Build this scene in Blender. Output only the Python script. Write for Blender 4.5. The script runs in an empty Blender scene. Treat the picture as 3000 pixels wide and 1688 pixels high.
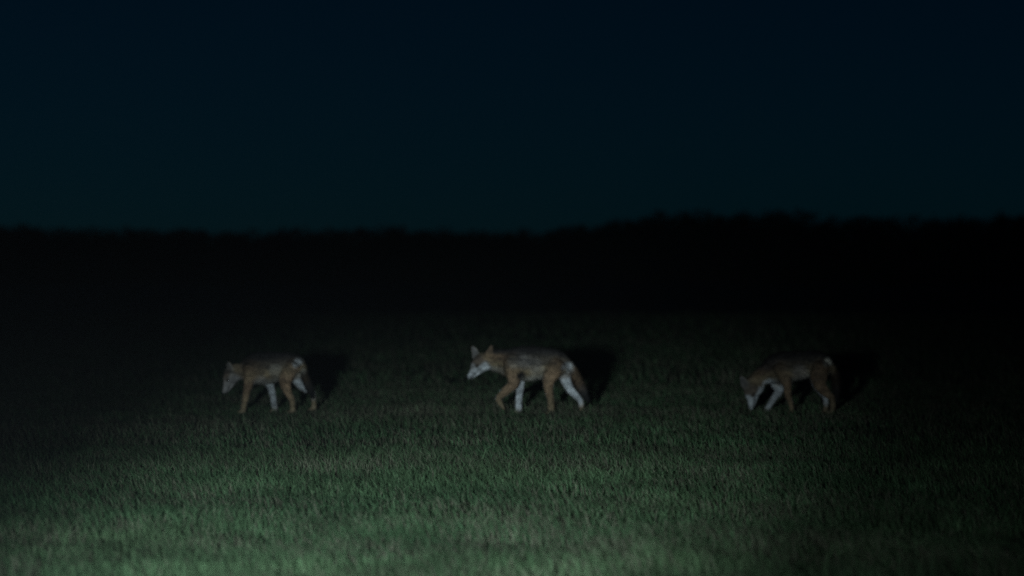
import bpy, math, random
import numpy as np

scene = bpy.context.scene
rng = np.random.default_rng(7)
random.seed(7)
R = math.radians

# ------------------------------------------------------------------ camera
EYE = 1.33                       # camera height above the meadow, metres
cam = bpy.data.cameras.new('camera')
cam.lens = 99.0
cam.sensor_width = 36.0
cam.clip_start = 0.1
cam.clip_end = 3000.0
cam.dof.use_dof = True
cam.dof.focus_distance = 18.5            # the lens is focused a little short of the animals
cam.dof.aperture_fstop = 1.5
cam_ob = bpy.data.objects.new('camera', cam)
scene.collection.objects.link(cam_ob)
cam_ob.location = (0.0, 0.0, EYE)
cam_ob.rotation_euler = (R(90.0 - 0.46), 0.0, 0.0)
scene.camera = cam_ob

# ------------------------------------------------------------------ night sky
world = bpy.data.worlds.new('World')
scene.world = world
world.use_nodes = True
wn = world.node_tree
wn.nodes.clear()
w_out = wn.nodes.new('ShaderNodeOutputWorld')
w_bg = wn.nodes.new('ShaderNodeBackground')
w_sky = wn.nodes.new('ShaderNodeTexSky')
w_sky.sky_type = 'NISHITA'
w_sky.sun_disc = False
w_sky.sun_elevation = R(22.0)          # a moon, not the sun: the strength below is some 2000 times down
w_sky.sun_rotation = R(-45.0)
w_sky.altitude = 0.0
w_sky.air_density = 0.7
w_sky.dust_density = 0.05
w_sky.ozone_density = 8.0
w_tint = wn.nodes.new('ShaderNodeMix')
w_tint.data_type = 'RGBA'
w_tint.blend_type = 'MULTIPLY'
w_tint.inputs['Factor'].default_value = 1.0
w_tint.inputs['B'].default_value = (0.12, 0.94, 1.08, 1.0)
wn.links.new(w_sky.outputs['Color'], w_tint.inputs['A'])
wn.links.new(w_tint.outputs['Result'], w_bg.inputs['Color'])
w_bg.inputs['Strength'].default_value = 0.00107
wn.links.new(w_bg.outputs['Background'], w_out.inputs['Surface'])

# ------------------------------------------------------------------ hand-held torch beside the camera
from mathutils import Vector
TORCH_AT = Vector((-1.25, 0.0, EYE))
TORCH_AIM = Vector((-0.76, 10.9, 0.0))
for t_name, t_watts, t_cone in (('torch_hotspot', 11500.0, 18.6), ('torch_spill', 2000.0, 34.0)):   # reflector beam and its wide spill
    torch = bpy.data.lights.new(t_name, 'SPOT')
    torch.energy = t_watts
    torch.color = (0.70, 0.90, 1.0)
    torch.spot_size = R(t_cone)
    torch.spot_blend = 1.0
    torch.shadow_soft_size = 0.13
    torch_ob = bpy.data.objects.new(t_name, torch)
    scene.collection.objects.link(torch_ob)
    torch_ob.location = TORCH_AT
    torch_ob.rotation_euler = (TORCH_AIM - TORCH_AT).to_track_quat('-Z', 'Y').to_euler()

# ------------------------------------------------------------------ exposure, renderer
scene.view_settings.view_transform = 'Standard'
scene.view_settings.look = 'None'
scene.view_settings.exposure = 0.0
scene.view_settings.gamma = 1.0
scene.view_settings.use_curve_mapping = False
scene.render.engine = 'CYCLES'
scene.cycles.use_denoising = False
scene.cycles.max_bounces = 6
scene.cycles.filter_width = 1.9


# ================================================================== helpers
def link(o, parent=None):
    scene.collection.objects.link(o)
    if parent is not None:
        o.parent = parent
    return o


def fast_mesh(name, co, faces_flat, loop_start, loop_total, colour=None, smooth=False):
    me = bpy.data.meshes.new(name)
    co = np.ascontiguousarray(co, dtype=np.float32)
    me.vertices.add(len(co))
    me.vertices.foreach_set('co', co.ravel())
    me.loops.add(len(faces_flat))
    me.loops.foreach_set('vertex_index', np.ascontiguousarray(faces_flat, dtype=np.int32))
    me.polygons.add(len(loop_start))
    me.polygons.foreach_set('loop_start', np.ascontiguousarray(loop_start, dtype=np.int32))
    me.polygons.foreach_set('loop_total', np.ascontiguousarray(loop_total, dtype=np.int32))
    if smooth:
        me.polygons.foreach_set('use_smooth', np.ones(len(loop_start), dtype=bool))
    me.update(calc_edges=True)
    if colour is not None:
        a = me.color_attributes.new('coat', 'FLOAT_COLOR', 'POINT')
        rgba = np.ones((len(co), 4), dtype=np.float32)
        rgba[:, :3] = colour
        a.data.foreach_set('color', rgba.ravel())
    return me


def hash2(ix, iy, seed):
    h = (ix.astype(np.int64) * 374761393 + iy.astype(np.int64) * 668265263 + seed * 974634777) & 0x7fffffff
    h = ((h ^ (h >> 13)) * 1274126177) & 0x7fffffff
    return ((h ^ (h >> 16)) & 0xffff) / 65535.0


def vnoise(x, y, scale, seed=0):
    x = np.asarray(x) / scale
    y = np.asarray(y) / scale
    ix, iy = np.floor(x).astype(int), np.floor(y).astype(int)
    fx, fy = x - ix, y - iy
    fx = fx * fx * (3 - 2 * fx)
    fy = fy * fy * (3 - 2 * fy)
    a = hash2(ix, iy, seed) * (1 - fx) + hash2(ix + 1, iy, seed) * fx
    b = hash2(ix, iy + 1, seed) * (1 - fx) + hash2(ix + 1, iy + 1, seed) * fx
    return a * (1 - fy) + b * fy


def ground_z(x, y):
    x = np.asarray(x, dtype=float)
    y = np.asarray(y, dtype=float)
    return (vnoise(x, y, 1.7, 3) - 0.5) * 0.014 + (vnoise(x, y, 7.0, 5) - 0.5) * 0.012


def principled(name, rough=0.9):
    m = bpy.data.materials.new(name)
    m.use_nodes = True
    b = m.node_tree.nodes['Principled BSDF']
    b.inputs['Roughness'].default_value = rough
    b.inputs['Specular IOR Level'].default_value = 0.15
    return m, m.node_tree, b


def attribute_material(name, rough, jitter_scale, jitter, translucent=0.0):
    """colour from the 'coat' attribute, broken up by a little noise"""
    m, nt, b = principled(name, rough)
    att = nt.nodes.new('ShaderNodeAttribute')
    att.attribute_name = 'coat'
    tc = nt.nodes.new('ShaderNodeTexCoord')
    nz = nt.nodes.new('ShaderNodeTexNoise')
    nz.inputs['Scale'].default_value = jitter_scale
    nz.inputs['Detail'].default_value = 3.0
    mr = nt.nodes.new('ShaderNodeMapRange')
    mr.inputs['From Min'].default_value = 0.3
    mr.inputs['From Max'].default_value = 0.7
    mr.inputs['To Min'].default_value = 1.0 - jitter
    mr.inputs['To Max'].default_value = 1.0 + jitter
    mul = nt.nodes.new('ShaderNodeVectorMath')
    mul.operation = 'SCALE'
    nt.links.new(tc.outputs['Object'], nz.inputs['Vector'])
    nt.links.new(nz.outputs['Fac'], mr.inputs['Value'])
    nt.links.new(att.outputs['Color'], mul.inputs[0])
    nt.links.new(mr.outputs['Result'], mul.inputs['Scale'])
    nt.links.new(mul.outputs['Vector'], b.inputs['Base Color'])
    if translucent > 0:
        tr = nt.nodes.new('ShaderNodeBsdfTranslucent')
        mx = nt.nodes.new('ShaderNodeMixShader')
        mx.inputs['Fac'].default_value = translucent
        out = nt.nodes['Material Output']
        nt.links.new(mul.outputs['Vector'], tr.inputs['Color'])
        nt.links.new(b.outputs['BSDF'], mx.inputs[1])
        nt.links.new(tr.outputs['BSDF'], mx.inputs[2])
        nt.links.new(mx.outputs['Shader'], out.inputs['Surface'])
    return m


# ================================================================== the meadow ground
def build_ground():
    xs = np.concatenate([np.linspace(-900, -40, 24), np.linspace(-36, 36, 145), np.linspace(40, 900, 24)])
    ys = np.concatenate([np.linspace(-60, 2, 12), np.linspace(3, 75, 145), np.linspace(80, 1500, 40)])
    X, Y = np.meshgrid(xs, ys)
    fade = np.clip(1.0 - (np.abs(X) - 30) / 8, 0, 1) * np.clip(1.0 - (Y - 66) / 10, 0, 1) * np.clip((Y - 2) / 3, 0, 1)
    Z = ground_z(X, Y) * fade
    co = np.stack([X.ravel(), Y.ravel(), Z.ravel()], 1)
    nx, ny = len(xs), len(ys)
    i = np.arange(nx * ny).reshape(ny, nx)
    q = np.stack([i[:-1, :-1], i[:-1, 1:], i[1:, 1:], i[1:, :-1]], -1).reshape(-1, 4)
    me = fast_mesh('ground', co, q.ravel(), np.arange(len(q)) * 4, np.full(len(q), 4), smooth=True)
    m, nt, b = principled('meadow_soil_and_thatch', 1.0)
    tc = nt.nodes.new('ShaderNodeTexCoord')
    n1 = nt.nodes.new('ShaderNodeTexNoise')
    n1.inputs['Scale'].default_value = 9.0
    n1.inputs['Detail'].default_value = 8.0
    n1.inputs['Roughness'].default_value = 0.7
    cr = nt.nodes.new('ShaderNodeValToRGB')
    cr.color_ramp.elements[0].position = 0.32
    cr.color_ramp.elements[0].color = (0.012, 0.018, 0.009, 1)
    cr.color_ramp.elements[1].position = 0.70
    cr.color_ramp.elements[1].color = (0.060, 0.066, 0.032, 1)
    bp = nt.nodes.new('ShaderNodeBump')
    bp.inputs['Strength'].default_value = 0.9
    bp.inputs['Distance'].default_value = 0.06
    nt.links.new(tc.outputs['Object'], n1.inputs['Vector'])
    nt.links.new(n1.outputs['Fac'], cr.inputs['Fac'])
    nt.links.new(cr.outputs['Color'], b.inputs['Base Color'])
    nt.links.new(n1.outputs['Fac'], bp.inputs['Height'])
    nt.links.new(bp.outputs['Normal'], b.inputs['Normal'])
    me.materials.append(m)
    o = link(bpy.data.objects.new('ground', me))
    o['kind'] = 'structure'
    return o


build_ground()


# ================================================================== far wood on the skyline
WOOD_Y = 220.0
SKY_PROFILE = [(-62, 4.3), (-40, 4.4), (-36, 4.1), (-30, 4.2), (-24, 3.9), (-16, 4.0), (-9, 4.2), (-1, 3.9),
               (3, 3.9), (6, 4.4), (11, 5.3), (15.5, 5.65), (18.7, 5.45), (22.5, 5.5), (25, 5.25), (29.5, 5.05),
               (32.5, 4.85), (36, 5.1), (40, 5.5), (62, 5.3)]


def tube_geo(p0, p1, r0, r1, n=6):
    p0, p1 = np.array(p0, float), np.array(p1, float)
    d = p1 - p0
    d /= np.linalg.norm(d)
    a = np.cross(d, [0.3, 0.9, 0.1])
    a /= np.linalg.norm(a)
    b = np.cross(d, a)
    th = np.linspace(0, 2 * np.pi, n, endpoint=False)
    ring = np.cos(th)[:, None] * a + np.sin(th)[:, None] * b
    co = np.concatenate([p0 + ring * r0, p1 + ring * r1])
    f = [(k, (k + 1) % n, n + (k + 1) % n, n + k) for k in range(n)]
    return co, np.array(f)


def build_wood():
    px = [p[0] for p in SKY_PROFILE]
    pz = [p[1] for p in SKY_PROFILE]
    V, F, C, off = [], [], [], 0
    x = -62.0
    trees = []
    while x < 62:
        top = np.interp(x, px, pz) + .18
        trees.append((x + rng.uniform(-.5, .5), WOOD_Y + rng.uniform(-4, 4), top * rng.uniform(0.96, 1.02), rng.uniform(1.2, 2.2)))
        trees.append((x + rng.uniform(-1, 1), WOOD_Y + 10 + rng.uniform(-4, 4), top * rng.uniform(0.96, 1.02), rng.uniform(1.2, 2.2)))
        trees.append((x + rng.uniform(-1, 1), WOOD_Y - 9 + rng.uniform(-3, 3), top * rng.uniform(0.35, 0.66), rng.uniform(1.3, 2.1)))
        x += rng.uniform(.35, .6)
    for (tx, ty, h, w) in trees:
        for seg in (((tx, ty, -0.2), (tx + .1, ty, h * .45), .16, .10), ((tx + .1, ty, h * .45), (tx - .1, ty + .1, h * .9), .10, .03)):
            c, f = tube_geo(*seg)
            V.append(c); F.append(f + off); off += len(c)
            C.append(np.tile([0.05, 0.042, 0.035], (len(c), 1)))
        for k in range(5):
            a = rng.uniform(0, 2 * np.pi)
            z0 = h * rng.uniform(.25, .6)
            c, f = tube_geo((tx, ty, z0), (tx + np.cos(a) * w * .7, ty + np.sin(a) * w * .7, z0 + h * .2), .05, .015, 5)
            V.append(c); F.append(f + off); off += len(c)
            C.append(np.tile([0.05, 0.042, 0.035], (len(c), 1)))
        n_cl = 18
        u = rng.normal(size=(n_cl, 3))
        u /= np.linalg.norm(u, axis=1)[:, None]
        u *= rng.uniform(.35, 1.0, (n_cl, 1)) ** .6
        cl = np.array([tx, ty, h * .54]) + u * np.array([w, w, h * .45])
        n = 15
        p = (cl[:, None, :] + rng.normal(size=(n_cl, n, 3)) * np.array([.30, .30, .20])).reshape(-1, 3)
        p[:, 2] = np.clip(p[:, 2], 0.05, h)
        a = rng.normal(size=p.shape); a /= np.linalg.norm(a, axis=1)[:, None]
        b = np.cross(a, rng.normal(size=p.shape)); b /= np.linalg.norm(b, axis=1)[:, None]
        s = rng.uniform(.09, .20, (len(p), 1))
        co = np.stack([p - a * s * 1.3, p + b * s * .6, p + a * s * 1.3, p - b * s * .6], 1).reshape(-1, 3)
        f = np.arange(len(co)).reshape(-1, 4)
        V.append(co); F.append(f + off); off += len(co)
        base = np.array([0.045, 0.065, 0.03]) * rng.uniform(.7, 1.3)
        C.append(np.repeat(base * rng.uniform(.6, 1.4, (len(p), 1)), 4, axis=0))
    V = np.concatenate(V); F = np.concatenate(F); C = np.concatenate(C)
    me = fast_mesh('wood', V, F.ravel(), np.arange(len(F)) * 4, np.full(len(F), 4), C)
    me.materials.append(attribute_material('wood_leaves_and_bark', 0.9, 2.0, 0.25))
    o = link(bpy.data.objects.new('far_woodland', me))
    o['kind'] = 'stuff'
    o['label'] = 'black far-off wood along the skyline, higher on the right'
    o['category'] = 'woodland'
    return o


build_wood()


# ================================================================== coyotes
TAN = np.array([0.210, 0.152, 0.088])
SADDLE = np.array([0.085, 0.067, 0.049])
RUFOUS = np.array([0.200, 0.126, 0.074])
GREY = np.array([0.20, 0.18, 0.165])
DARK = np.array([0.030, 0.026, 0.024])
CREAM = np.array([0.34, 0.305, 0.25])
WHITE = np.array([0.44, 0.435, 0.43])
BLACK = np.array([0.018, 0.016, 0.015])


def mix(a, b, t):
    t = np.clip(t, 0, 1)[:, None]
    return a * (1 - t) + b * t


def sstep(a, b, x):
    t = np.clip((x - a) / (b - a), 0, 1)
    return t * t * (3 - 2 * t)


class Limb:
    """a tapering tube through control points (x, y, z, radius in its plane, lateral radius)"""
    def __init__(self, pts, lateral=(0, 1, 0), colour=None, hair=0.02, cap=(0.7, 0.7)):
        P = np.array(pts, float)
        n = len(P)
        ext = np.vstack([2 * P[0] - P[1], P, 2 * P[-1] - P[-2]])
        out = []
        for i in range(n - 1):
            p0, p1, p2, p3 = ext[i], ext[i + 1], ext[i + 2], ext[i + 3]
            for k in range(8):
                t = k / 8
                out.append(.5 * ((2 * p1) + (p2 - p0) * t + (2 * p0 - 5 * p1 + 4 * p2 - p3) * t * t + (3 * p1 - p0 - 3 * p2 + p3) * t ** 3))
        out.append(P[-1])
        S = np.array(out)
        S[:, 3:] = np.maximum(S[:, 3:], .002)
        T = np.gradient(S[:, :3], axis=0)
        T /= np.linalg.norm(T, axis=1)[:, None]
        # rounded ends
        head, tail = [], []
        for a in (75, 50, 25):
            c, s = math.cos(R(a)), math.sin(R(a))
            r0, r1 = S[0, 3:].min() * cap[0], S[-1, 3:].min() * cap[1]
            head.append(np.r_[S[0, :3] - T[0] * r0 * s, S[0, 3:] * c])
            tail.insert(0, np.r_[S[-1, :3] + T[-1] * r1 * s, S[-1, 3:] * c])
        self.S = np.vstack([head, S, tail])
        self.T = np.vstack([np.tile(T[0], (3, 1)), T, np.tile(T[-1], (3, 1))])
        L = np.tile(np.array(lateral, float), (len(self.S), 1))
        L -= self.T * (L * self.T).sum(1)[:, None]
        L /= np.linalg.norm(L, axis=1)[:, None]
        self.L = L
        self.N = np.cross(self.T, L)
        self.colour = colour
        self.hair = hair
        self.u = np.linspace(0, 1, len(self.S))

    def geo(self, m=18):
        th = np.linspace(0, 2 * np.pi, m, endpoint=False)
        k = len(self.S)
        ring = (self.S[:, None, :3] + np.cos(th)[None, :, None] * self.N[:, None] * self.S[:, None, 3:4]
                + np.sin(th)[None, :, None] * self.L[:, None] * self.S[:, None, 4:5])
        co = np.concatenate([ring.reshape(-1, 3), ring[0].mean(0)[None], ring[-1].mean(0)[None]])
        f = []
        for i in range(k - 1):
            for j in range(m):
                f.append((i * m + j, i * m + (j + 1) % m, (i + 1) * m + (j + 1) % m, (i + 1) * m + j))
        for j in range(m):
            f.append((k * m, (j + 1) % m, j))
            f.append((k * m + 1, (k - 1) * m + j, (k - 1) * m + (j + 1) % m))
        return co, f

    def field(self, p):
        """distance of each point from the surface, place along the limb, tangent, plane offsets"""
        best = np.full(len(p), 1e9)
        idx = np.zeros(len(p), int)
        for i in range(len(self.S)):
            d = p - self.S[i, :3]
            l = np.linalg.norm(d, axis=1) + 1e-9
            un, ul = (d @ self.N[i]) / l, (d @ self.L[i]) / l
            r = np.sqrt((self.S[i, 3] * un) ** 2 + (self.S[i, 4] * ul) ** 2 + (self.S[i, 3:].min() ** 2) * np.clip(1 - un ** 2 - ul ** 2, 0, 1))
            dist = l - r
            b = dist < best
            best[b] = dist[b]
            idx[b] = i
        d = p - self.S[idx, :3]
        off_n = (d * self.N[idx]).sum(1) / self.S[idx, 3]
        off_l = (d * self.L[idx]).sum(1) / self.S[idx, 4]
        return best, self.u[idx], self.T[idx], off_n, off_l


fur_mat = attribute_material('coyote_fur', 0.85, 60.0, 0.25)
skin_mat = attribute_material('coyote_coat', 0.9, 45.0, 0.22)
nose_mat, _nt, _b = principled('wet_black_nose', 0.35)
_b.inputs['Base Color'].default_value = (0.012, 0.011, 0.011, 1)
_b.inputs['Specular IOR Level'].default_value = 0.4
eye_mat, _nt, _b = principled('dark_amber_eye', 0.15)
_b.inputs['Base Color'].default_value = (0.05, 0.028, 0.010, 1)
_b.inputs['Specular IOR Level'].default_value = 0.5


def torso_colour(p, n, u, fn, fl):
    # height on the flank: fn = -1 .. 1, sign so that +1 is the back
    h = -fn if torso_colour.flip else fn
    c = mix(np.tile(CREAM, (len(p), 1)), TAN, sstep(-.95, -.55, h))
    c = mix(c, SADDLE, sstep(-.45, .15, h))
    c = mix(c, RUFOUS * .6, .45 * sstep(.45, .25, u) * sstep(-.9, -.2, h))
    c = mix(c, DARK, sstep(.15, .75, h))
    return c


torso_colour.flip = False


def leg_colour(inner_sign, hind=False, pale=WHITE):
    def f(p, n, u, fn, fl):
        c = mix(np.tile(RUFOUS, (len(p), 1)), TAN * .85, sstep(.40, .80, u))
        c = mix(c, CREAM * .7, .5 * sstep(.85, 1.0, u))
        inner = sstep(-.35, .65, n[:, 1] * inner_sign)
        if hind:
            inner = inner * sstep(.86, .66, u)
        return mix(c, pale, inner * sstep(.12, .30, u))
    return f


def neck_colour(p, n, u, fn, fl):
    h = n[:, 2]
    c = mix(np.tile(CREAM, (len(p), 1)), TAN, sstep(-.75, -.25, h))
    c = mix(c, RUFOUS * .65, sstep(-.2, .2, h))
    return mix(c, DARK * 1.5, sstep(.35, .85, h))


def tail_colour(p, n, u, fn, fl):
    c = mix(np.tile(TAN * .6, (len(p), 1)), RUFOUS * .38, sstep(0, .25, u))
    c = mix(c, DARK, sstep(.45, .75, u))
    return mix(c, BLACK, sstep(.7, .85, u))


def build_coyote(spec):
    U = spec['units']
    x0, g = spec['origin']

    def P(x, y, z_off, rn, rl=None):      # drawing units to metres
        return ((x - x0) / U, z_off, (g - y) / U, rn / U, (rn / U) if rl is None else rl)

    limbs = []
    torso = Limb([P(x, y, o, r, w) for (x, y, o, r, w) in spec['torso']], colour=torso_colour, hair=.042)
    limbs.append(torso)
    limbs.append(Limb([P(*a) for a in spec['neck']], colour=neck_colour, hair=.034))
    for kind, sign, pts in spec['legs']:
        limbs.append(Limb([P(*a) for a in pts], colour=leg_colour(sign, 'hind' in kind, spec['pale']), hair=.026))
        limbs[-1].is_leg = True
        # paw with toes, pointing forward (towards -x)
        fx, fy, fo = pts[-1][0], pts[-1][1], pts[-1][2]
        c = np.array(P(fx, fy, fo, 1)[:3])
        dirx = np.array(spec['paw_dir'].get(kind, (-1.0, 0.0, -0.15)), float)
        dirx /= np.linalg.norm(dirx)
        upv = np.cross(dirx, (0, 1, 0))
        for ty in (-.021, -.007, .007, .021):
            tip = c + dirx * (.052 - abs(ty) * .6) + np.array([0, ty, 0])
            limbs.append(Limb([np.r_[c + dirx * .005 + np.array([0, ty * .6, 0]), .016, .012], np.r_[tip, .012, .0095]],
                              colour=lambda p, n, u, fn, fl: np.tile(TAN * .75, (len(p), 1)), hair=.006))
    limbs.append(Limb([P(*a) for a in spec['tail']], colour=lambda *a: tail_colour(*a) * spec['tail_tone'], hair=.05, cap=(.7, 1.6)))

    # ---- head, built in its own frame: f forward, s towards the animal's left (camera) side, t up
    hx, hy, ho = spec['head']['at']
    hc = np.array(P(hx, hy, ho, 1)[:3])
    yaw, pitch, roll = (R(a) for a in spec['head']['yaw_pitch_roll'])
    K = spec['head']['scale']
    f = np.array([-math.cos(yaw) * math.cos(pitch), -math.sin(yaw) * math.cos(pitch), -math.sin(pitch)])
    s = np.array([math.sin(yaw), -math.cos(yaw), 0.0])
    t = np.cross(s, f)
    t = t if t @ np.array([-.3 * math.sin(pitch), 0, 1]) > 0 else -t
    s, t = s * math.cos(roll) + t * math.sin(roll), t * math.cos(roll) - s * math.sin(roll)

    def H(a, b, c):
        return hc + K * (f * a + s * b + t * c)

    def head_colour(p, n, u, fn, fl):
        q = (p - hc) / K
        a, b, c = q @ f, q @ s, q @ t
        top = mix(np.tile(RUFOUS * .6, (len(p), 1)), GREY * .6, .4 * np.ones(len(p)))
        face_c, line = spec['face']
        col = mix(top, face_c, sstep(line, line - .03, c - .25 * np.clip(a - .05, 0, 1) * spec['blaze']) * sstep(-.035, .0, a))
        col = mix(col, TAN * .85, sstep(.0, -.05, a))
        bridge = sstep(.05, .09, a) * sstep(.012, .020, c) 
        col = mix(col, RUFOUS * .7, bridge * .8 * (1 - spec['blaze']))
        col = mix(col, face_c, sstep(.040, .072, a) * spec['snout'])
        mouth = sstep(.0065, .003, np.abs(c + .021 + .10 * (a - .11))) * sstep(.065, .08, a)
        col = mix(col, BLACK * 2, mouth * .85)
        eye = np.sqrt((a - .052) ** 2 + (np.abs(b) - .036) ** 2 + (c - .026) ** 2)
        return mix(col, BLACK * 2, sstep(.019, .011, eye) * .85)

    def hl(pts, hair=.008, cap=(.7, .7)):
        limbs.append(Limb([np.r_[H(a, b, c), rn * K, rl * K] for (a, b, c, rn, rl) in pts], lateral=s, colour=head_colour, hair=hair, cap=cap))

    hl([(.152, 0, -.004, .016, .017), (.125, 0, .000, .0215, .021), (.085, 0, .006, .029, .028), (.050, 0, .014, .044, .045),
        (.010, 0, .014, .058, .062), (-.035, 0, .004, .060, .064), (-.065, 0, -.010, .052, .055)], .009, (.9, .8))
    hl([(.138, 0, -.027, .0095, .013), (.10, 0, -.029, .014, .019), (.05, 0, -.034, .022, .034), (.0, 0, -.038, .034, .048)])
    for sg in (1, -1):          # cheek ruff and brow
        hl([(.035, sg * .030, -.012, .030, .022), (.0, sg * .046, -.020, .040, .030), (-.04, sg * .050, -.028, .042, .028)], .018)
        hl([(.060, sg * .026, .030, .010, .012), (.030, sg * .034, .040, .014, .014)], .005)
    ear_inside = []
    for e in spec['ears']:
        b0, b1 = np.array(P(*e['base'], 1)[:3]), np.array(P(*e['tip'], 1)[:3])
        face = np.array(e['faces'], float)
        d = b1 - b0
        face -= d * (face @ d) / (d @ d)
        face /= np.linalg.norm(face)
        wd = np.cross(d, face)
        wd /= np.linalg.norm(wd)
        W = e['width']

        def ear_colour(p, n, u, fn, fl, face=face):
            inside = sstep(.0, .5, n @ face)
            back = np.tile(RUFOUS * .8, (len(p), 1))
            edge = sstep(.55, .9, np.abs(fl))
            return mix(mix(back, GREY * .62, inside), CREAM * .62, inside * edge)

        cup = -face * .012
        limbs.append(Limb([np.r_[b0 - d * .1, .016, W * .75], np.r_[b0 + d * .25 + cup * .4, .0095, W], np.r_[b0 + d * .6 + cup, .0085, W * .82],
                           np.r_[b0 + d * .85 + cup * .6, .008, W * .58], np.r_[b1, .007, .015]], lateral=wd, colour=ear_colour, hair=.007, cap=(.5, .5)))

    # ---- weld all limbs into one skin
    V, F, off = [], [], 0
    for l in limbs:
        co, fc = l.geo()
        V.append(co)
        F += [tuple(i + off for i in q) for q in fc]
        off += len(co)
    raw = bpy.data.meshes.new('raw')
    raw.from_pydata(np.concatenate(V).tolist(), [], F)
    tmp = bpy.data.objects.new('raw', raw)
    scene.collection.objects.link(tmp)
    md = tmp.modifiers.new('weld', 'REMESH')
    md.mode = 'VOXEL'
    md.voxel_size = 0.0062
    ms = tmp.modifiers.new('soften', 'SMOOTH')
    ms.factor = 0.5
    ms.iterations = 9
    dg = bpy.context.evaluated_depsgraph_get()
    ev = tmp.evaluated_get(dg)
    me0 = ev.to_mesh()
    nv = len(me0.vertices)
    co = np.empty(nv * 3, np.float32); me0.vertices.foreach_get('co', co); co = co.reshape(-1, 3).astype(float)
    no = np.empty(nv * 3, np.float32); me0.vertex_normals.foreach_get('vector', no); no = no.reshape(-1, 3).astype(float)
    nl = len(me0.loops)
    vi = np.empty(nl, np.int32); me0.loops.foreach_get('vertex_index', vi)
    ls = np.empty(len(me0.polygons), np.int32); me0.polygons.foreach_get('loop_start', ls)
    lt = np.empty(len(me0.polygons), np.int32); me0.polygons.foreach_get('loop_total', lt)
    ev.to_mesh_clear()
    bpy.data.objects.remove(tmp)
    bpy.data.meshes.remove(raw)

    # ---- coat colour, hair length and hair direction at each skin vertex
    D, COL, TAN_, HL = [], [], [], []
    for l in limbs:
        d, u, tt, fn, fl = l.field(co)
        if getattr(l, 'is_leg', False):        # the upper limb wears the coat of the flank
            d = d + .030 * sstep(.42, .10, u)
        D.append(d)
        COL.append(l.colour(co, no, u, fn, fl))
        TAN_.append(tt)
        HL.append(np.full(len(co), l.hair))
    D = np.array(D)
    W = np.exp(-(D - D.min(0)) / .011)
    W /= W.sum(0)
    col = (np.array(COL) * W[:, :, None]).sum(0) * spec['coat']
    flow = (np.array(TAN_) * W[:, :, None]).sum(0)
    hair = (np.array(HL) * W).sum(0)
    for (mx, my, mr, mc, ms_) in spec['marks']:     # coat marks and painted elbow shade on the camera side: place, size, colour, strength
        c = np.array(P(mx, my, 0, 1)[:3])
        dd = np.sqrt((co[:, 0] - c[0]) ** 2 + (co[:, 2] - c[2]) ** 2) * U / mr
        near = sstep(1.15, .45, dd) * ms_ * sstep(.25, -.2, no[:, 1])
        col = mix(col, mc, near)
    seed = int(abs(spec['place'][0]) * 10)
    big = vnoise(co[:, 0] * .55 + 9, co[:, 2] + co[:, 1] * .7, .035, 11 + seed) * .6 + vnoise(co[:, 0] * .7 + 3, co[:, 2] + co[:, 1], .013, 12 + seed) * .4
    col *= (0.42 + 1.16 * big)[:, None]
    guard = sstep(.55, .8, vnoise(co[:, 0] * .4 + 5, co[:, 2] * 1.2 + co[:, 1], .022, 31 + seed)) * sstep(.15, .40, co[:, 2])     # dark guard hairs in drifts
    col = mix(col, DARK * 1.2, guard * .45)

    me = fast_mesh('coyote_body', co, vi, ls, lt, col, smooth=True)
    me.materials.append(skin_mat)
    root = bpy.data.objects.new('coyote', None)
    link(root)
    gz = float(ground_z(np.array([spec['place'][0]]), np.array([spec['place'][1]]))[0])
    root.location = (spec['place'][0], spec['place'][1], gz - .006 + spec['lift'])      # paws down among the blades
    root.rotation_euler = (0, 0, R(spec['turn']))
    root['label'] = spec['label']
    root['category'] = 'coyote'
    root['group'] = 'coyotes walking in a line'
    link(bpy.data.objects.new('body', me), root)

    # ---- fur: one thin tapering lock per sample
    nf = len(ls)
    q0, q1, q2 = vi[ls], vi[ls + 1], vi[ls + 2]
    area = np.linalg.norm(np.cross(co[q1] - co[q0], co[q2] - co[q0]), axis=1)
    NH = 60000
    pick = rng.choice(nf, NH, p=area / area.sum())
    a = rng.random((NH, 1)); b = rng.random((NH, 1))
    pa, pb, pc = co[vi[ls[pick]]], co[vi[ls[pick] + 1]], co[vi[ls[pick] + np.minimum(lt[pick] - 1, 3)]]
    pos = pa + (pb - pa) * a + (pc - pa) * b
    vv = vi[ls[pick]]
    nn, fl, hh, cc = no[vv], flow[vv], hair[vv], col[vv]
    fl = fl / (np.linalg.norm(fl, axis=1)[:, None] + 1e-6)
    fl = fl - nn * (fl * nn).sum(1)[:, None] * .9
    dr = fl + nn * rng.uniform(.12, .75, (NH, 1)) + rng.normal(size=(NH, 3)) * .16 + np.array([0, 0, -.15])
    dr /= np.linalg.norm(dr, axis=1)[:, None]
    wv = np.cross(dr, nn); wv /= (np.linalg.norm(wv, axis=1)[:, None] + 1e-6)
    ln = hh[:, None] * rng.uniform(.6, 1.25, (NH, 1))
    wd = (.0016 + .05 * hh[:, None])
    base = pos - nn * .002
    tri = np.stack([base - wv * wd, base + wv * wd, base + dr * ln - nn * ln * .10], 1).reshape(-1, 3)
    hc_ = cc * rng.uniform(.5, 1.6, (NH, 1))
    grizzle = rng.random(NH) < .16
    hc_[grizzle] = hc_[grizzle] * .35
    hcol = np.stack([hc_ * .9, hc_ * .9, hc_ * 1.1], 1).reshape(-1, 3)
    fme = fast_mesh('coyote_fur', tri, np.arange(NH * 3), np.arange(NH) * 3, np.full(NH, 3), hcol)
    fme.materials.append(fur_mat)
    fo = link(bpy.data.objects.new('fur', fme), root)
    fo['kind'] = 'stuff'

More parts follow.
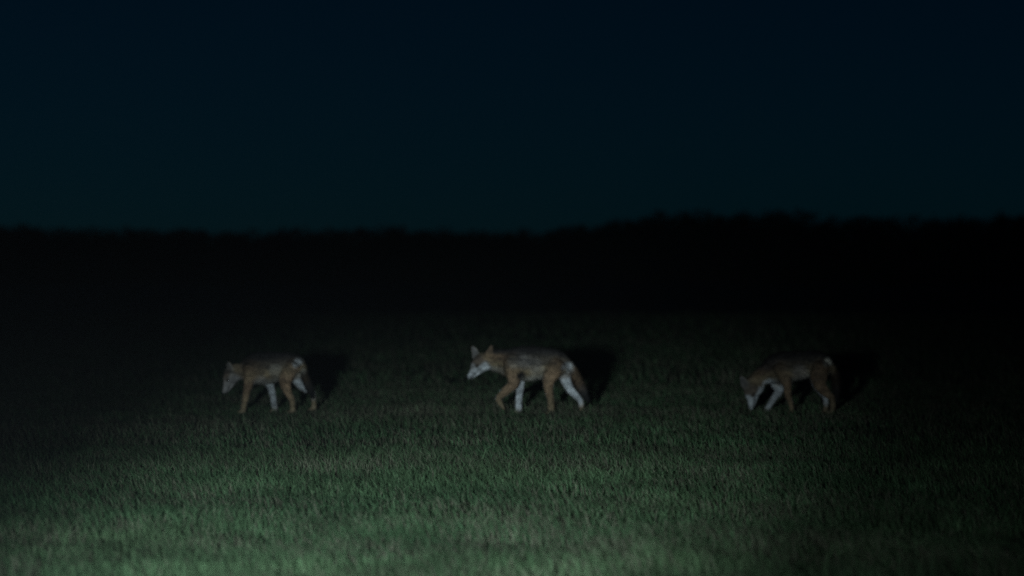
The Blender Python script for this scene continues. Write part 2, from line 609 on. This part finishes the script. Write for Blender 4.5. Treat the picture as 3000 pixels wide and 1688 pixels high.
    # ---- nose pad and eyes
    def blob(name, centre, ax, rad, mat):
        vs, fs = [], []
        m, k = 10, 7
        for i in range(1, k):
            ph = math.pi * i / k
            for j in range(m):
                th = 2 * math.pi * j / m
                vs.append(centre + ax[0] * rad[0] * math.cos(ph) + ax[1] * rad[1] * math.sin(ph) * math.cos(th) + ax[2] * rad[2] * math.sin(ph) * math.sin(th))
        for i in range(k - 2):
            for j in range(m):
                fs.append((i * m + j, i * m + (j + 1) % m, (i + 1) * m + (j + 1) % m, (i + 1) * m + j))
        fs.append(tuple(range(m))[::-1]); fs.append(tuple(range((k - 2) * m, (k - 1) * m)))
        bm = bpy.data.meshes.new(name)
        bm.from_pydata([tuple(v) for v in vs], [], fs)
        bm.polygons.foreach_set('use_smooth', np.ones(len(bm.polygons), dtype=bool))
        bm.materials.append(mat)
        link(bpy.data.objects.new(name, bm), root)

    blob('nose', H(.163, 0, .004), (f, s, t), (.010 * K, .013 * K, .011 * K), nose_mat)
    for sg in (1, -1):
        blob('eye', H(.0545, sg * .0385, .027), (f, s, t), (.0085 * K, .0085 * K, .0085 * K), eye_mat)
    return root


# the leading animal, nose to the grass, far forefoot swept back
build_coyote(dict(
    label='leading coyote at the left with lowered grey muzzle and pale far legs',
    place=(-2.219, 25.0), turn=2.0, coat=1.0, pale=WHITE * .66, tail_tone=.35, lift=.018, units=1771.0, origin=(900, 1215),  # tail_tone paints this tail dark for the shadow it hangs in
    torso=[(640, 560, 0, 150, .062), (730, 520, 0, 215, .092), (860, 500, 0, 238, .108), (1020, 490, 0, 232, .112), (1180, 470, 0, 205, .102),
           (1320, 450, 0, 185, .088), (1430, 430, 0, 130, .065)],
    neck=[(430, 590, -.02, 100, .055), (520, 575, -.01, 120, .062), (640, 540, 0, 150, .075), (780, 510, 0, 190, .09)],
    legs=[('near_fore', 1, [(720, 480, -.075, 110, .040), (715, 640, -.085, 92, .040), (690, 770, -.085, 66, .030), (655, 920, -.083, 48, .022), (625, 1070, -.082, 42, .020), (612, 1175, -.082, 42, .020)]),
          ('far_fore', -1, [(800, 500, .075, 110, .040), (920, 660, .085, 95, .040), (1010, 760, .085, 64, .030), (1060, 930, .083, 48, .023), (1082, 1080, .082, 46, .022), (1100, 1175, .082, 44, .022)]),
          ('near_hind', 1, [(1370, 440, -.070, 120, .045), (1300, 590, -.085, 120, .048), (1275, 720, -.088, 92, .040), (1300, 850, -.086, 62, .028), (1368, 975, -.084, 46, .021), (1385, 1080, -.083, 40, .019), (1390, 1175, -.083, 42, .020)]),
          ('far_hind', -1, [(1390, 440, .065, 120, .045), (1430, 600, .085, 100, .046), (1460, 720, .087, 72, .036), (1550, 830, .086, 50, .026), (1675, 880, .084, 42, .021), (1700, 990, .083, 38, .019), (1712, 1150, .083, 38, .019)])],
    paw_dir={},
    tail=[(1440, 390, 0, 44, .026), (1512, 490, .01, 44, .027), (1575, 640, .015, 52, .031), (1635, 790, .02, 50, .030), (1672, 890, .02, 28, .018)],
    head=dict(at=(430, 620, -.02), yaw_pitch_roll=(18, 62, 0), scale=1.08),
    face=(GREY * 1.15, .045), blaze=.7, snout=.5,
    ears=[dict(base=(398, 575, -.055), tip=(378, 405, -.080), faces=(-.6, -.8, .1), width=.043),
          dict(base=(375, 590, .030), tip=(338, 440, .060), faces=(-.7, -.6, .1), width=.036)],
    marks=[(1435, 405, 70, WHITE, .75), (1090, 540, 130, CREAM * .9, .45), (700, 620, 110, TAN * 1.15, .5), (1330, 520, 110, TAN * 1.1, .4), (860, 690, 110, GREY * 1.2, .5)]))

# the middle animal, near forefoot lifted, far hind leg pushed back
build_coyote(dict(
    label='middle coyote striding with lifted near forepaw and white muzzle',
    place=(0.158, 25.0), turn=5.0, coat=1.0, pale=WHITE, tail_tone=1.0, lift=0.0, units=1635.0, origin=(1100, 1215),
    torso=[(700, 500, 0, 140, .062), (790, 480, 0, 205, .092), (920, 465, 0, 235, .110), (1080, 462, 0, 240, .115), (1260, 460, 0, 222, .106),
           (1430, 455, 0, 195, .090), (1560, 460, 0, 140, .068)],
    neck=[(430, 430, -.02, 105, .060), (530, 425, -.01, 135, .068), (650, 430, 0, 165, .080), (800, 455, 0, 195, .092)],
    legs=[('near_fore', 1, [(800, 430, -.080, 115, .042), (845, 620, -.090, 100, .042), (850, 745, -.092, 80, .034), (745, 855, -.092, 60, .027), (640, 955, -.090, 44, .022), (655, 1030, -.088, 38, .020), (672, 1062, -.088, 34, .018)]),
          ('far_fore', -1, [(880, 470, .080, 110, .042), (960, 640, .090, 80, .040), (980, 740, .090, 60, .029), (962, 900, .088, 50, .024), (950, 1060, .086, 46, .022), (945, 1175, .086, 44, .022)]),
          ('near_hind', 1, [(1480, 450, -.075, 130, .048), (1410, 590, -.090, 125, .050), (1360, 710, -.093, 88, .042), (1362, 850, -.090, 60, .030), (1385, 965, -.088, 50, .024), (1398, 1080, -.086, 46, .022), (1400, 1170, -.086, 44, .021)]),
          ('far_hind', -1, [(1540, 460, .070, 130, .048), (1610, 590, .088, 110, .048), (1640, 720, .090, 74, .040), (1712, 860, .089, 58, .029), (1800, 950, .087, 46, .023), (1852, 1015, .086, 42, .021), (1868, 1100, .085, 36, .019), (1885, 1180, .085, 38, .020)])],
    paw_dir={'near_fore': (.55, 0, -.8)},
    tail=[(1610, 440, 0, 46, .028), (1715, 545, .01, 50, .031), (1795, 690, .02, 60, .037), (1865, 830, .025, 58, .035), (1920, 940, .025, 32, .020)],
    head=dict(at=(385, 470, -.02), yaw_pitch_roll=(24, 42, 0), scale=1.12),
    ears=[dict(base=(335, 400, .035), tip=(268, 222, .060), faces=(-.5, -.85, .0), width=.043),
          dict(base=(480, 350, -.050), tip=(535, 200, -.085), faces=(-.15, .95, .2), width=.036)],
    face=(WHITE * 1.12, .030), blaze=.75, snout=.5,
    marks=[(1622, 510, 85, WHITE, .8), (940, 620, 70, BLACK, 1.0), (825, 440, 95, CREAM, .34), (960, 430, 120, GREY, .45), (1180, 600, 140, CREAM, .35), (1120, 480, 130, GREY, .35), (740, 650, 90, RUFOUS, .4)]))  # black mark behind the elbow paints in the shadow between foreleg and chest

# the last animal, head right down in the grass
build_coyote(dict(
    label='rearmost coyote at the right sniffing with its white muzzle in the grass',
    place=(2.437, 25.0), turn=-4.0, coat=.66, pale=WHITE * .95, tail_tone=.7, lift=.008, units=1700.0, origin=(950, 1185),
    torso=[(690, 540, 0, 150, .062), (760, 500, 0, 200, .092), (890, 475, 0, 220, .108), (1050, 455, 0, 212, .112), (1220, 430, 0, 195, .102),
           (1380, 410, 0, 180, .090), (1510, 420, 0, 140, .068)],
    neck=[(420, 720, -.02, 95, .056), (500, 660, -.01, 115, .062), (610, 590, 0, 140, .074), (770, 530, 0, 185, .09)],
    legs=[('near_fore', 1, [(830, 460, -.080, 115, .042), (910, 620, -.088, 90, .040), (958, 740, -.090, 62, .030), (968, 870, -.088, 48, .024), (1005, 1000, -.086, 34, .019), (1022, 1070, -.085, 32, .018), (1024, 1145, -.085, 36, .020)]),
          ('far_fore', -1, [(760, 540, .075, 110, .042), (810, 720, .088, 95, .042), (842, 830, .090, 66, .032), (765, 950, .088, 48, .025), (690, 1070, .086, 42, .022), (655, 1145, .086, 42, .022)]),
          ('near_hind', 1, [(1440, 430, -.075, 130, .048), (1430, 590, -.090, 130, .052), (1450, 730, -.092, 95, .042), (1540, 850, -.090, 62, .029), (1625, 930, -.088, 46, .022), (1640, 1040, -.086, 40, .020), (1632, 1145, -.086, 40, .020)]),
          ('far_hind', -1, [(1460, 440, .070, 130, .048), (1410, 600, .088, 110, .048), (1420, 740, .090, 76, .040), (1480, 850, .088, 52, .027), (1545, 950, .087, 42, .022), (1550, 1050, .086, 38, .019), (1545, 1145, .086, 40, .020)])],
    paw_dir={},
    tail=[(1550, 400, 0, 44, .028), (1630, 480, .01, 46, .030), (1685, 620, .02, 54, .034), (1705, 780, .025, 52, .032), (1708, 900, .025, 30, .020)],
    head=dict(at=(440, 800, -.02), yaw_pitch_roll=(40, 82, 0), scale=1.16),
    face=(WHITE, .016), blaze=1.0, snout=1.0,
    ears=[dict(base=(345, 740, .030), tip=(292, 625, .060), faces=(-.5, -.75, -.1), width=.034),
          dict(base=(335, 770, -.065), tip=(262, 612, -.095), faces=(-.45, -.9, .0), width=.043)],
    marks=[(1540, 375, 70, CREAM, .95), (680, 740, 105, WHITE, .95), (1110, 540, 130, GREY * 1.25, .45), (1235, 560, 70, CREAM, .3), (640, 420, 170, DARK, .5)]))


# ================================================================== meadow grass
def build_grass():
    chunks = []

    def patch(y0, y1, dens, hmin, hmax, wid):
        margin = 1.35
        half = 0.5 * 36.0 / 99.0 * y1 * margin + 0.6
        n = int(dens * (y1 - y0) * 2 * half)
        x = rng.uniform(-half, half, n)
        y = rng.uniform(y0, y1, n)
        keep = np.abs(x) < 0.5 * 36.0 / 99.0 * y * margin + 0.6
        # tufts: thicker in some spots, thin in others
        cl = vnoise(x, y, .16, 21) * .55 + vnoise(x, y, .55, 22) * .45
        keep &= rng.random(n) < .30 + 1.1 * np.clip(cl - .25, 0, 1)
        x, y, cl = x[keep], y[keep], cl[keep]
        chunks.append((x, y, cl, rng.uniform(hmin, hmax, len(x)) * (.35 + 1.25 * cl) * (.65 + .6 * vnoise(x, y * 4.5, 2.6, 61)) * (.75 + .5 * vnoise(x, y, 1.1, 62)), np.full(len(x), wid)))

    patch(9.5, 14.0, 6400, .035, .095, .0017)
    patch(14.0, 20.0, 3300, .04, .10, .0022)
    patch(20.0, 31.0, 1350, .03, .085, .0031)
    patch(31.0, 48.0, 260, .06, .14, .0055)
    patch(48.0, 75.0, 60, .07, .16, .011)
    patch(9.5, 24.0, 7, .13, .20, .0022)          # odd taller stalks
    x, y, cl, h, w = (np.concatenate(c) for c in zip(*chunks))
    n = len(x)
    z = ground_z(x, y)
    # lean: a common lay of the grass plus the blade's own
    lay = (vnoise(x, y, .7, 31) - .5) * 2.4 + np.pi * .92
    a = lay + rng.normal(size=n) * 1.1
    lean = np.abs(rng.normal(size=n)) * .34 + .22
    dx, dy = np.cos(a) * lean, np.sin(a) * lean
    tw = rng.uniform(0, np.pi, n)
    wx, wy = np.cos(tw) * w, np.sin(tw) * w
    # a blade is stem quad + bent tip
    p0 = np.stack([x, y, z - .01], 1)
    p1 = np.stack([x + dx * h * .35, y + dy * h * .35, z + h * .58], 1)
    p2 = np.stack([x + dx * h * 1.15, y + dy * h * 1.15, z + h * np.clip(1.0 - .25 * lean, .5, 1)], 1)
    W = np.stack([wx, wy, np.zeros(n)], 1)
    co = np.stack([p0 - W, p0 + W, p1 + W * .8, p1 - W * .8, p2], 1).reshape(-1, 3)
    base = np.arange(n)[:, None] * 5
    quad = base + np.array([0, 1, 2, 3])
    tri = base + np.array([3, 2, 4])
    flat = np.concatenate([quad, tri], 1).ravel()
    ls = (np.arange(n)[:, None] * 7 + np.array([0, 4])).ravel()
    lt = np.tile([4, 3], n)
    # colour: deep green, blue-green and straw, in drifts
    g1 = np.array([0.045, 0.090, 0.040]); g2 = np.array([0.074, 0.110, 0.052]); straw = np.array([0.098, 0.096, 0.062])
    t = np.clip(vnoise(x, y, .9, 41) * .7 + rng.random(n) * .5 - .1, 0, 1)[:, None]
    c = g1 * (1 - t) + g2 * t
    dry = np.clip(vnoise(x, y, 1.3, 42) * .8 + vnoise(x, y, .45, 44) * .9 - .55, 0, 1) * .62 + vnoise(x, y, .22, 43) * .12
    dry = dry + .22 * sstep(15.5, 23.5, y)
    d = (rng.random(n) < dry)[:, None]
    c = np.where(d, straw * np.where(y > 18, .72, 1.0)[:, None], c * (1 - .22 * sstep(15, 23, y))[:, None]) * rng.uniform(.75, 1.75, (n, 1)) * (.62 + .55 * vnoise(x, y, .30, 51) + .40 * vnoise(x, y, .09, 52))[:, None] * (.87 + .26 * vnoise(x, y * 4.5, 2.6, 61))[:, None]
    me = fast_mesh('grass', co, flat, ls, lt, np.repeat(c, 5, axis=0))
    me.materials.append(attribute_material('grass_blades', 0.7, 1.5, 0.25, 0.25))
    o = link(bpy.data.objects.new('meadow_grass', me))
    o['kind'] = 'stuff'
    o['label'] = 'short rough green meadow grass'
    o['category'] = 'grass'
    print('grass blades', n)


build_grass()


# ================================================================== thin haze, added so scattered torch light lifts the blacks
def build_haze():
    x0, x1, y0, y1, z0, z1 = -950.0, 950.0, -100.0, 1600.0, -1.3, 8.0
    vs = [(x, y, z) for z in (z0, z1) for y in (y0, y1) for x in (x0, x1)]
    fs = [(0, 2, 3, 1), (4, 5, 7, 6), (0, 1, 5, 4), (2, 6, 7, 3), (0, 4, 6, 2), (1, 3, 7, 5)]
    me = bpy.data.meshes.new('haze')
    me.from_pydata(vs, [], fs)
    m = bpy.data.materials.new('black_lift_haze')
    m.use_nodes = True
    nt = m.node_tree
    nt.nodes.clear()
    out = nt.nodes.new('ShaderNodeOutputMaterial')
    vol = nt.nodes.new('ShaderNodeVolumePrincipled')
    vol.inputs['Color'].default_value = (0.85, 0.88, 0.92, 1)
    vol.inputs['Density'].default_value = 0.00034
    nt.links.new(vol.outputs['Volume'], out.inputs['Volume'])
    me.materials.append(m)
    o = link(bpy.data.objects.new('haze', me))
    o['kind'] = 'stuff'


build_haze()
